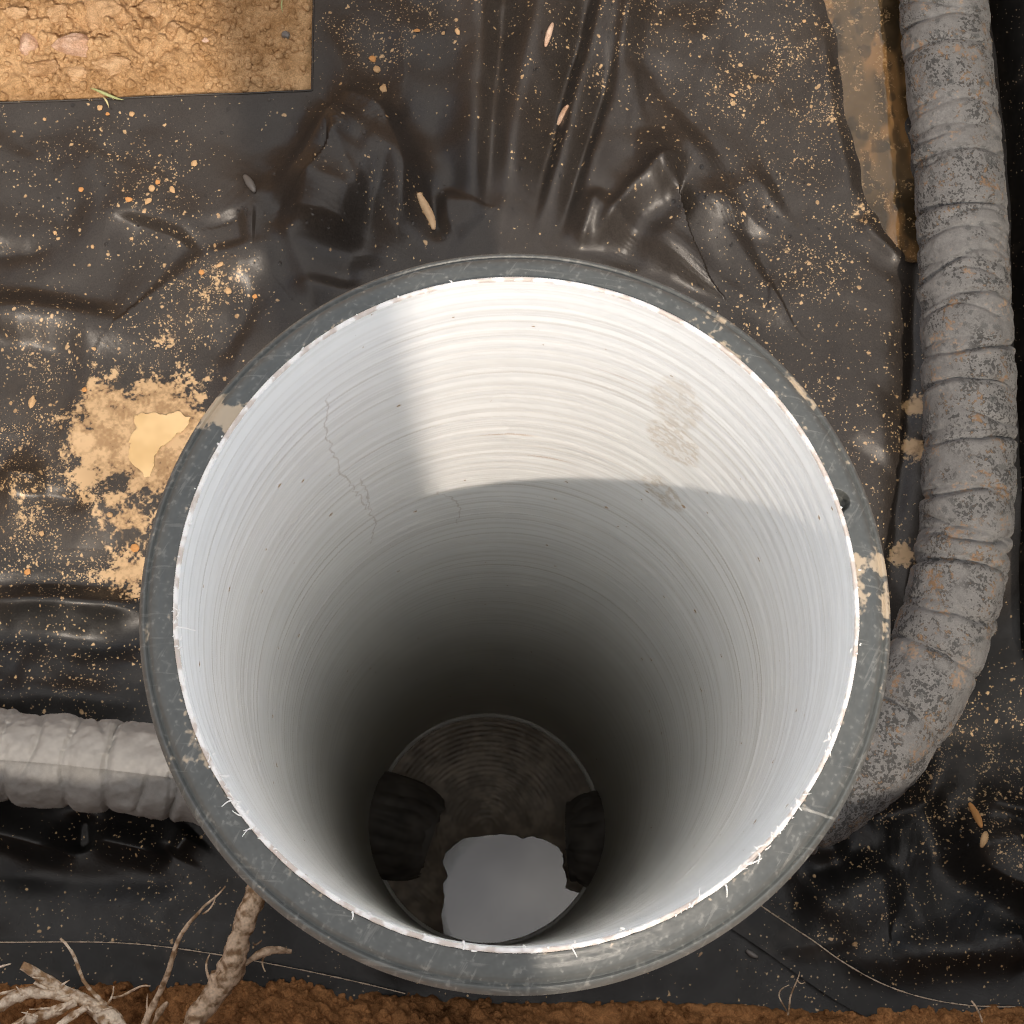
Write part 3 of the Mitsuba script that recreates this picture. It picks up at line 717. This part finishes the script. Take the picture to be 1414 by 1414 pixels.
tree_root('long slender twig between the pale roots and the thick root', [
    ('stem', [(312, 1224, .17), (296, 1240, .17), (284, 1250, .17), (262, 1274, .17), (246, 1300, .16), (236, 1330, .16), (224, 1362, .15), (208, 1395, .14), (196, 1425, .14)], [1, 1.5, 2, 3, 3.2, 3.5, 3.8, 4.5, 5]),
    ('side_shoot', [(280, 1262, .17), (292, 1252, .17), (298, 1236, .17)], [1.2, 1, .6]),
    ('side_shoot', [(204, 1400, .14), (203, 1386, .14), (204, 1372, .14)], [1.6, 1.3, .8])], cat='twig', name='twig', seed=60)
tree_root('knobbly rootlet right of the long slender twig at the bottom edge', [
    ('stem', [(206, 1425, .14), (216, 1406, .14), (224, 1392, .14), (232, 1384, .14)], [2, 2.5, 4.5, 2.5])], name='rootlet', seed=70)
tree_root('slender root lying across the soil bank behind the long twig', [
    ('stem', [(155, 1378, .12), (175, 1372, .12), (190, 1364, .12), (208, 1362, .12)], [1.8, 1.8, 1.5, 1])], name='rootlet', seed=74)
tree_root('wiry branching rootlet on the black fabric near the bottom right', [
    ('stem', [(1088, 1402, .09), (1090, 1385, .08), (1095, 1366, .07), (1102, 1350, .07), (1104, 1342, .07)], [1.4, 1.3, 1.2, 1, .6]),
    ('side_shoot', [(1087, 1398, .08), (1080, 1385, .08), (1076, 1372, .08), (1082, 1364, .08), (1090, 1360, .08)], [1, .9, .9, .8, .5]),
    ('side_shoot', [(1100, 1352, .07), (1107, 1358, .07), (1112, 1356, .07)], [.9, .8, .5])], name='rootlet', seed=80)
tree_root('tiny brown rootlet poking up at the soil edge in the bottom right corner', [
    ('stem', [(1341, 1382, .07), (1347, 1390, .07), (1353, 1402, .07), (1356, 1412, .07)], [1.2, 1.3, 1.4, 1.4])], name='rootlet', seed=84)

# ------------------------------------------------------------------ the well
well = thing('drainage_well', 'tall upright grey plastic pipe with ribbed white inside and water at the bottom', 'well')
NA = 720
def lathe(prof, na=NA, fn=None):
    prof = np.asarray(prof, float)
    a = np.arange(na) / na * 2 * PI
    r, d = np.broadcast_to(prof[:, :1], (len(prof), na)).copy(), np.broadcast_to(prof[:, 1:], (len(prof), na)).copy()
    if fn: r, d = fn(r, d, np.broadcast_to(a, r.shape))
    return well_pt(r, a[None], d).reshape(-1, 3), grid_faces(len(prof), na, True)

dd = np.r_[np.arange(0.0004, LEN + 0.12, 0.0021), LEN + 0.12]
def ribs(r, d, a):
    ph = d * 58 + a / (2 * PI)
    amp = 0.0009 * (0.35 + 0.9 * meshkit.noise(np.stack([np.floor(ph) * 1.37, np.floor(ph) * 0, a * 0], -1), 5))
    w = np.abs(np.sin(PI * ph)) ** 0.5
    low = 0.0011 * (meshkit.fbm(np.stack([np.sin(a) * 2, np.cos(a) * 2, d * 6], -1), 2, 7) - 0.5)
    fine = 0.00012 * np.sin(2 * PI * d * 230)
    return r - amp * w * sstep(0, .025, d) + low * sstep(0, 0.05, d) + fine, d
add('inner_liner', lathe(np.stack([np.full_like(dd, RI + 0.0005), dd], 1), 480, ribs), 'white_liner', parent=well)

def ragged(r, d, a):
    k = (r - RI) / 0.0045
    n = meshkit.fbm(np.stack([np.sin(a) * 40, np.cos(a) * 40, r * 300], -1), 3, 13) - 0.5
    return r + 0.0016 * n * np.clip(k, 0, 1), d + 0.0022 * n - 0.0006
add('cut_edge', lathe([(RI + .0003, .0025), (RI + .0002, 0.0006), (RI + .0006, 0), (RI + .0012, -.0001), (RI + .0019, .0002), (RI + .0024, .0010), (RI + .0026, .0035)], 1080, ragged), 'cut_white', parent=well, smooth=40)

HR, HA = rim_pt(1160, 689)
prof = [(.1616, .006), (.1620, .0035), (.1628, .0028), (.1638, .0030), (.1648, .0034), (.1655, .0036), (.1672, .0040), (.1690, .0048), (.1708, .0060), (.1724, .0074), (.1738, .0092), (.1746, .0112), (.1751, .0122), (.1757, .0118), (.1764, .0114), (.1773, .0122), (.1782, .0138), (.1790, .0160), (.1797, .0195), (.1800, .0240), (.1800, .0300), (.1790, .034), (.1760, .037)]
P = np.array(prof); P[:, 0] = .1616 + (P[:, 0] - .1616) * 1.10
fine_t = np.linspace(0, len(P) - 1, 110)
P = np.stack([np.interp(fine_t, np.arange(len(P)), P[:, k]) for k in (0, 1)], 1)
def rim_shape(r, d, a):
    da = (a - HA + PI) % (2 * PI) - PI
    # half round hole beside the liner
    x, y = da * 0.165, r - 0.1602
    e = np.sqrt((x / 0.0058) ** 2 + (y / 0.0082) ** 2)
    d = d + 0.007 * sstep(1.06, 0.94, e) * (r < .1745)
    d = d + 0.0008 * (meshkit.fbm(np.stack([np.sin(a) * 6, np.cos(a) * 6, r * 40], -1), 3, 17) - 0.5) + .0003 * (meshkit.fbm(np.stack([np.sin(a) * 60, np.cos(a) * 60, r * 400], -1), 2, 18) - 0.5)
    dj = ((a - JOINT + PI) % (2 * PI) - PI) * 0.17
    d = d - 0.0006 * np.exp(-(dj / 0.0008) ** 2) * (r < .178)
    return r, d
add('rim', lathe(P, 1440, rim_shape), 'grey_plastic', parent=well)
op = [(.1774, .037)]
for k in range(44):
    z0 = .037 + k * .039
    op += [(.1690, z0 + .006), (.1690, z0 + .014), (.1790, z0 + .020), (.1800, z0 + .025), (.1800, z0 + .033), (.1790, z0 + .038)]
op = [q for q in op if q[1] < LEN + .06]
add('outer_wall', lathe(op, 240), 'grey_plastic', parent=well, smooth=50)

# curls and burrs left by the saw on the cut edge
rng = np.random.default_rng(21)
parts = []
def burr(az, n, size, rr=RI + .0012):
    for _ in range((n + 1) // 2):
        a = az + rng.normal(0, 0.03)
        p = well_pt(rr + rng.normal(0, .001), a, -0.0006)
        inward = -(np.sin(a) * E1 + np.cos(a) * E2)
        dirn = inward * rng.uniform(-.6, 1) + rng.normal(size=3) * 0.6 - AX * 0.5
        dirn /= np.linalg.norm(dirn)
        cur = np.cross(dirn, rng.normal(size=3))
        L = size * rng.uniform(.15, .8); t = np.linspace(0, 1, 8)
        q = p + np.outer(t * L, dirn) + np.outer(L * .8 * t * t, cur)
        parts.append(sweep(q, np.linspace(.0005, .0002, 8) * rng.uniform(.7, 1.3), 4, True))
for x, y, n, s in ((1052, 1162, 12, .006), (1040, 1172, 6, .004), (1138, 1005, 7, .006), (1134, 1018, 7, .005), (1128, 1035, 7, .004), (1080, 1130, 8, .004), (1065, 1150, 7, .004), (246, 848, 8, .007), (250, 880, 8, .006), (300, 1060, 12, .004), (330, 1110, 12, .005), (352, 1140, 10, .006), (380, 1170, 8, .004),
                   (640, 1305, 5, .004), (875, 1285, 8, .006), (960, 1240, 8, .005), (1010, 1200, 10, .006), (1160, 900, 5, .003), (490, 1265, 4, .004), (790, 1303, 4, .004), (1100, 1105, 8, .006), (925, 1265, 6, .004)):
    burr(rim_pt(x, y)[1], n, s)
for _ in range(60):
    burr(rng.uniform(0, 2 * PI), 1, .0018, RI + .0012)
add('plastic_shavings', join(parts), 'shaving_white', parent=well, label='white curls and burrs left on the sawn edge', kind='stuff')

# water standing in the well, and a pale ring painted for light caught at its edge
def ellipse(r, n=160, dz=0.0):
    a = np.arange(n) / n * 2 * PI
    p = well_pt(r, a, LEN)
    return p + AX * (((p[:, 2] - WATER - dz) / -AX[2]))[:, None]
ring = ellipse(RI + .0008)
add('water', (np.vstack([ring, [[*ring.mean(0)]]]), np.stack([np.arange(160) * 0 + 160, (np.arange(160) + 1) % 160, np.arange(160)], 1)), 'murky_water', label='still dark water at the bottom of the well reflecting the sky', kind='structure')
POOL = [(610, 1190), (616, 1176), (630, 1165), (642, 1157), (664, 1154), (690, 1152), (712, 1153), (722, 1158), (736, 1155), (756, 1161), (772, 1170), (779, 1182), (777, 1196), (783, 1208), (781, 1227), (800, 1233), (840, 1235), (830, 1290), (740, 1330), (640, 1330), (610, 1310), (613, 1288), (610, 1262), (614, 1240), (611, 1222), (618, 1210)]
def silt():
    from shapely.geometry import Polygon
    q = np.array([atz(x, y, WATER) for x, y in POOL])
    q = np.vstack([q, q[:1]])[:, :2]
    q = np.stack([np.interp(np.linspace(0, len(q) - 1, 400), np.arange(len(q)), q[:, k]) for k in (0, 1)], 1)
    q = q + .0035 * (np.stack([meshkit.fbm(np.c_[q * 80, q[:, :1] * 0], 3, k) for k in (5, 6)], -1) - .5)
    pool = Polygon(q).buffer(0)
    c = ring.mean(0)
    nr, na = 110, 400
    a = np.arange(na) / na * 2 * PI
    rr = np.linspace(0, 1, nr)
    edge = ellipse(RI + .0008, na)
    v = c + (edge - c)[None] * rr[:, None, None]
    f = grid_faces(nr, na, True)
    import shapely
    flat = v.reshape(-1, 3)
    pts = shapely.points(flat[:, :2]); d = shapely.distance(pts, pool); inside = shapely.contains(pool, pts)
    sd = np.where(inside, -shapely.distance(pts, pool.exterior), d)
    n = meshkit.fbm(flat * [60, 60, 0] + 3, 4, 15) - .5
    rad = np.hypot(*(flat - c)[:, :2].T)
    flat[:, 2] += np.where(sd > 0, .0016 + .018 * (1 - np.exp(-sd / .03)) + .0030 * n * sstep(0, .01, sd), np.maximum(-.004, sd)) + .0004 * np.sin(rad * 900) * sstep(0, .01, sd)
    return flat, f[:, ::-1]
def silt_color(p, n, uv):
    return mix((0.34, 0.28, 0.225), (0.58, 0.49, 0.40), smoothstep(.3, .8, fbm(p.x * 60, p.y * 60, 3, 3)))
scene['wet_silt'] = two(principled(mikit.proc(silt_color), 0.32, 0.4))
add('silt', silt(), 'wet_silt', label='dark wet silt around the pool at the bottom of the well', kind='structure')
c = ellipse(RI - .0018, 240, .0215); c = np.vstack([c, c[:2]])
add('water_line', sweep(c, .0034 * (1 + .5 * (meshkit.noise(c * 60, 4) - .5)), 10), 'water_line_glint', parent=well, label='thin pale line around the wall at the water level')

# ------------------------------------------------------------------ the two drains
def drain(pts, R, seed, crease_gap, soft, phis=(0, 2 * PI), lift=0.0, sides=150, puff=.0075, step=.0024, wv=.006, bulge=.004):
    q = np.array([at(x, y, z) if y < 900 else atz(x, y, z) for x, y, z in pts])
    L = np.linalg.norm(np.diff(q, axis=0), axis=1).sum()
    n = int(L / step)
    c = spline(q, n)
    s = np.linspace(0, L, n)
    ph = np.linspace(*phis, sides) if phis != (0, 2 * PI) else np.arange(sides) / sides * 2 * PI
    S, A = np.meshgrid(s, ph, indexing='ij')
    rg = np.random.default_rng(seed)
    pos, at_ = [], 0.0
    while at_ < L + .1:
        pos.append(at_); at_ += crease_gap * rg.uniform(.55, 1.5)
    wob = .012 * np.sin(A + 1.0) + 0.012 * (meshkit.fbm(np.stack([np.cos(A) * 1.3, np.sin(A) * 1.3, S * 8], -1), 2, seed) - .5) * 2
    disp = np.zeros_like(S)
    for p in pos:
        d = S - p - wob * rg.uniform(-1.2, 1.2) - rg.normal(0, .006) * np.sin(A * 2 + p * 60)
        cut = rg.uniform(.5, 1.0) * (0.45 + 0.55 * np.clip(np.sin(A + rg.uniform(0, 6)), -.3, 1))
        disp -= 2.0 * puff * cut * np.exp(-np.abs(d) / .0027)
        disp += .7 * puff * cut * np.exp(-((d - .010) / .008) ** 2)
        if rg.random() < soft:      # an extra fold that dies out round the pipe
            d2 = S - p - crease_gap * .45 - .25 * wob + .02 * np.sin(A * 1.5 + p * 9)
            disp -= 1.1 * puff * np.clip(np.cos(A - rg.uniform(0, PI)), 0, 1) ** 2 * np.exp(-np.abs(d2) / .0035)
    edges = np.array(pos)
    sw = S + .5 * wob
    k = np.clip(np.searchsorted(edges, sw) - 1, 0, len(edges) - 2)
    tt = np.clip((sw - edges[k]) / (edges[k + 1] - edges[k]), 0, 1)
    disp += bulge * (np.sin(PI * tt) ** .55 - .7 + .7 * (tt - .5)) * (.7 + .6 * meshkit.fbm(np.stack([np.cos(A) * 2, np.sin(A) * 2, k * 3.7], -1), 2, seed + 8))
    w = meshkit.fbm(np.stack([np.cos(A) * 2.2, np.sin(A) * 2.2, S * 26], -1), 3, seed + 3) - .5
    disp += wv * w + .0030 * (np.abs(meshkit.fbm(np.stack([np.cos(A) * 5, np.sin(A) * 5, S * 90], -1), 2, seed + 4) - .5) - .1)
    rad = R + lift + disp
    t, b, u = frames(c)
    v = c[:, None] + rad[..., None] * (np.cos(ph)[None, :, None] * b[:, None] + np.sin(ph)[None, :, None] * u[:, None])
    full = phis == (0, 2 * PI)
    return v.reshape(-1, 3), grid_faces(n, sides, full), c

RD = .0665
ld = thing('drain_pipe', 'plain grey fabric wrapped drain pipe entering the well from the left', 'drain pipe')
LP = [(-140, 1046, .078), (-40, 1046, .078), (60, 1050, .078), (160, 1060, .078), (260, 1073, .078), (380, 1100, .078), (500, 1136, .078), (525, 1140, .078)]
v, f, c = drain(LP, RD - .0045, 91, .070, 1.0, wv=.012, bulge=.005)
add('fabric_sleeve', (v, f), 'plain_fabric', parent=ld)
v, f, c = drain(LP, RD - .0045, 91, .070, 1.0, phis=(1.42, 3.3), lift=.0034, sides=70, wv=.012, bulge=.005)
add('sleeve_overlap', (v, f), 'light_fabric', parent=ld, label='lighter overlapping flap of fabric along the top of the sleeve')
def stub(pts, R, seed, parent, jag=.012):
    q = np.array([atz(*p) for p in pts])
    n, sides = 60, 120
    c = spline(q, n); s = np.linspace(0, 1, n); A = np.arange(sides) / sides * 2 * PI
    S, AA = np.meshgrid(s, A, indexing='ij')
    n3 = np.stack([np.cos(AA) * 1.6, np.sin(AA) * 1.6, S * 1.5], -1)
    rad = R * (1 - .26 * S ** 5 + .075 * (np.abs(np.sin(AA * 9 + 3 * meshkit.fbm(n3, 2, seed + 7))) ** .5 - .6) + .10 * (meshkit.fbm(n3, 3, seed) - .5) + .05 * np.abs(meshkit.fbm(n3 * [3, 3, .6], 3, seed + 1) - .5))
    v, f = sweep(c, rad, sides)
    end = v.reshape(n, sides, 3)
    tdir = (c[-1] - c[-2]) / np.linalg.norm(c[-1] - c[-2])
    j = jag * (meshkit.fbm(np.stack([np.cos(A) * 1.8, np.sin(A) * 1.8, A * 0], -1), 4, seed + 2) - .5) * 2
    end = end + (s[:, None] ** 3 * j[None])[..., None] * tdir
    v = end.reshape(-1, 3)
    add('pipe_end', (v, f), 'black_wrap', parent=parent, label='black ragged end of the pipe inside the well')
    inner = sweep(c[30:], np.full(30, R * .82), 60)
    add('pipe_bore', (inner[0], inner[1]), 'black_wrap', parent=parent)
stub([(490, 1130, .086), (530, 1139, .084), (565, 1148, .080), (592, 1156, .076)], .0710, 95, ld, .02)

rd = thing('drain_pipe', 'speckled grey fabric wrapped drain pipe curving down the right side and under the well', 'drain pipe')
RP = [(1290, -150, .078), (1297, -60, .078), (1302, 0, .078), (1311, 100, .078), (1321, 200, .078), (1328, 300, .078), (1333, 400, .078), (1337, 500, .078), (1339, 600, .078), (1336, 700, .078), (1323, 800, .078),
      (1297, 890, .078), (1258, 970, .078), (1200, 1045, .078), (1120, 1105, .078), (1020, 1140, .078), (920, 1153, .078), (846, 1158, .078)]
v, f, c = drain(RP, RD, 92, .072, .6, puff=.006)
add('fabric_sleeve', (v, f), 'speckled_fabric', parent=rd)
stub([(870, 1158, .078), (845, 1158, .078), (815, 1160, .078), (786, 1162, .076)], .0670, 96, rd, .016)

# ------------------------------------------------------------------ puddles
def puddle(pts, z, mat, name, label, wobble):
    from shapely.geometry import Polygon
    q = np.array([atz(x, y, z) for x, y in pts])
    c = spline(np.vstack([q, q[:1]])[:, :2], 220)
    c = c + wobble * (np.stack([meshkit.fbm(np.c_[c * 70, c[:, :1] * 0], 4, s) for s in (1, 2)], -1) - .5)
    pv, pf = trimesh.creation.triangulate_polygon(Polygon(c).buffer(0), engine='earcut')
    return add(name, (np.c_[pv, np.full(len(pv), z)], pf), mat, label=label, kind='structure')
zr = max(float(film_at(on_film(x, y)[:2])[0]) for x, y in ((1200, 100), (1210, 200), (1225, 280))) + .003
puddle([(1128, -40), (1134, 60), (1150, 130), (1160, 200), (1176, 270), (1190, 300), (1212, 332), (1240, 356), (1275, 362), (1320, 300), (1320, 100), (1310, -40)], zr, 'brown_puddle', 'muddy_puddle', 'long brown puddle on the sheet beside the speckled drain at the top right', .004)
zl = float(film_at(on_film(215, 600)[:2])[0]) + .003
puddle([(186, 575), (200, 572), (226, 570), (248, 572), (262, 578), (256, 590), (244, 600), (232, 612), (218, 622), (212, 640), (204, 660), (192, 650), (180, 635), (178, 612), (184, 592)], zl, 'yellow_puddle', 'muddy_puddle', 'small bright yellow puddle in the mud patch left of the well', .016)

# ------------------------------------------------------------------ small things on the sheet
CH = {'on the sheet at the top middle': [(576, 43, 5, 3), (612, 46, 3, 3), (632, 44, 6, 4)], 'of the trio beside the bare soil': [(515, 82, 6, 5), (520, 97, 6, 6), (530, 124, 7, 6)],
      'on the sheet below the bare soil': [(178, 276, 6, 4), (205, 278, 6, 4), (210, 260, 5, 5), (218, 252, 4, 4), (238, 262, 4, 6), (268, 226, 5, 5)], 'in the splashes just above the mud patch': [(278, 376, 5, 4), (304, 366, 6, 4), (316, 402, 5, 5), (352, 410, 4, 4)],
      'just below the straw on the soil edge': [(62, 165, 3, 3), (138, 149, 5, 4), (149, 158, 3, 3), (182, 158, 4, 4)],
      'at the left edge above the mud splashes': [(76, 322, 3, 3), (112, 262, 4, 4), (128, 341, 3, 3), (182, 330, 3, 3)], 'among the mud stains left of the well': [(38, 790, 5, 5), (44, 556, 5, 9), (58, 737, 4, 4), (117, 538, 4, 4), (130, 482, 3, 3), (152, 711, 4, 4), (186, 757, 6, 6)],
      'on the sheet left of the long puddle': [(1011, 132, 5, 3), (1110, 30, 3, 3)]}
ORD = ['leftmost', 'second from left', 'third from left', 'fourth from left', 'fifth from left', 'sixth from left', 'seventh from left']
i = 0
for g, spots in CH.items():
    for n, (x, y, a, b) in enumerate(spots):
        p = on_film(x, y)
        hue = 'orange' if i % 3 == 0 else 'tan'
        add('mud_crumb', rock(p + [0, 0, .0015], [a / PXM, b / PXM, min(a, b) / PXM], 400 + i, .4, 2, .6, i), hue.replace('tan', 'mud').replace('mud', 'mud') + '_clod',
            label=f'{hue} mud crumb {g}, {ORD[n]}', cat='mud crumb', group='mud crumbs lying on the black sheet')
        i += 1

def chip(pts, w, mat, name, label, cat, flat=.5):
    q = spline(np.array([on_film(*p) + [0, 0, .004] for p in pts]), 20)
    v, f = sweep(q, w / PXM * np.sin(np.linspace(.3, PI - .2, 20)) ** .6, 10, True)
    add(name, (v, f), mat, label=label, cat=cat)
chip([(578, 268), (585, 283), (594, 300), (599, 318)], 7, 'chip_wood', 'wood_chip', 'pale pointed wood chip stuck beside the torn flap above the well rim', 'wood chip')
chip([(763, 34), (758, 48), (753, 66)], 4.5, 'pink_stone', 'pebble', 'long pale pebble on the folds near the top middle', 'pebble')
chip([(784, 148), (777, 160), (770, 174)], 5, 'pink_stone', 'pebble', 'long pale pebble lower down the folds above the well', 'pebble')
chip([(338, 244), (344, 252), (352, 266)], 6, 'grey_stone', 'pebble', 'wet grey pebble on the sheet at the upper left', 'pebble')
chip([(1338, 1110), (1345, 1122), (1354, 1142)], 5, 'orange_clod', 'wood_chip', 'orange sliver on the raised fold at the lower right', 'wood chip')
chip([(1360, 1150), (1358, 1160), (1354, 1170)], 5, 'mud_clod', 'wood_chip', 'tan triangular chip just below the orange sliver', 'wood chip')
0 and chip([(1266, 1265), (1274, 1272), (1282, 1276)], 2, 'mud_clod', 'wood_chip', 'tiny pale flake on the dark sheet near the lower right', 'wood chip')
chip([(1030, 1312), (1038, 1318), (1046, 1322)], 3.5, 'grey_stone', 'pebble', 'wet bluish grey flake on the dark sheet under the well rim at right', 'pebble')

rng = np.random.default_rng(33)
parts = []
base = trimesh.creation.icosphere(subdivisions=2); bv, bf = np.array(base.vertices), np.array(base.faces)
def drops(n, x0, x1, y0, y1, rmin, rmax):
    for _ in range(n):
        px, py = rng.uniform(x0, x1), rng.uniform(y0, y1)
        p = on_film(px, py)
        if in_notch(p[0], p[1]) > -.005 or np.hypot(p[0] - BASE[0], p[1] - BASE[1]) < .165: continue
        r = rmin + (rmax - rmin) * rng.random() ** 3
        parts.append((bv * [r, r * rng.uniform(.8, 1.4), r * .6] + p + [0, 0, r * .12], bf))
drops(90, 330, 560, 130, 420, .0014, .0038); drops(60, 0, 330, 145, 360, .0014, .0036); drops(50, 440, 700, 0, 330, .0014, .0036); drops(50, 700, 900, 0, 300, .0014, .003)
drops(60, 930, 1130, 230, 400, .0013, .0034); drops(60, 1130, 1414, 1050, 1320, .0013, .003); drops(40, 0, 330, 1180, 1290, .0013, .0024); drops(40, 1000, 1250, 1260, 1370, .0014, .003)
add('water_droplets', join(parts), 'drop', label='clear rain droplets beaded on the black sheet', cat='droplets', kind='stuff')

# ------------------------------------------------------------------ timber post added out of view on the near bank to shade the well
wa, wd = wall(578, 560)
pw = well_pt(RI, wa, wd)
hs = np.array([SUN[0], SUN[1]]) / math.cos(SUN_EL)
edge = pw[:2] + hs * 0.86
left = np.array([hs[1], -hs[0]])                    # to the left as seen in the picture
if left[0] > 0: left = -left
cpost = edge + left * 0.085
pm = trimesh.creation.box(extents=[.17, .12, 2.8]); pm = trimesh.Trimesh(*trimesh.remesh.subdivide(pm.vertices, pm.faces))
pv = np.array(pm.vertices); an = math.atan2(hs[0], -hs[1])
R2 = np.array([[math.cos(an), math.sin(an), 0], [-math.sin(an), math.cos(an), 0], [0, 0, 1.0]])
add('added_shade_post', (pv @ R2 + [cpost[0], cpost[1], 0.90 + 1.4], np.array(pm.faces)), 'added_post_wood', label='added unseen timber post that shades the well from the near bank', cat='post', smooth=False)
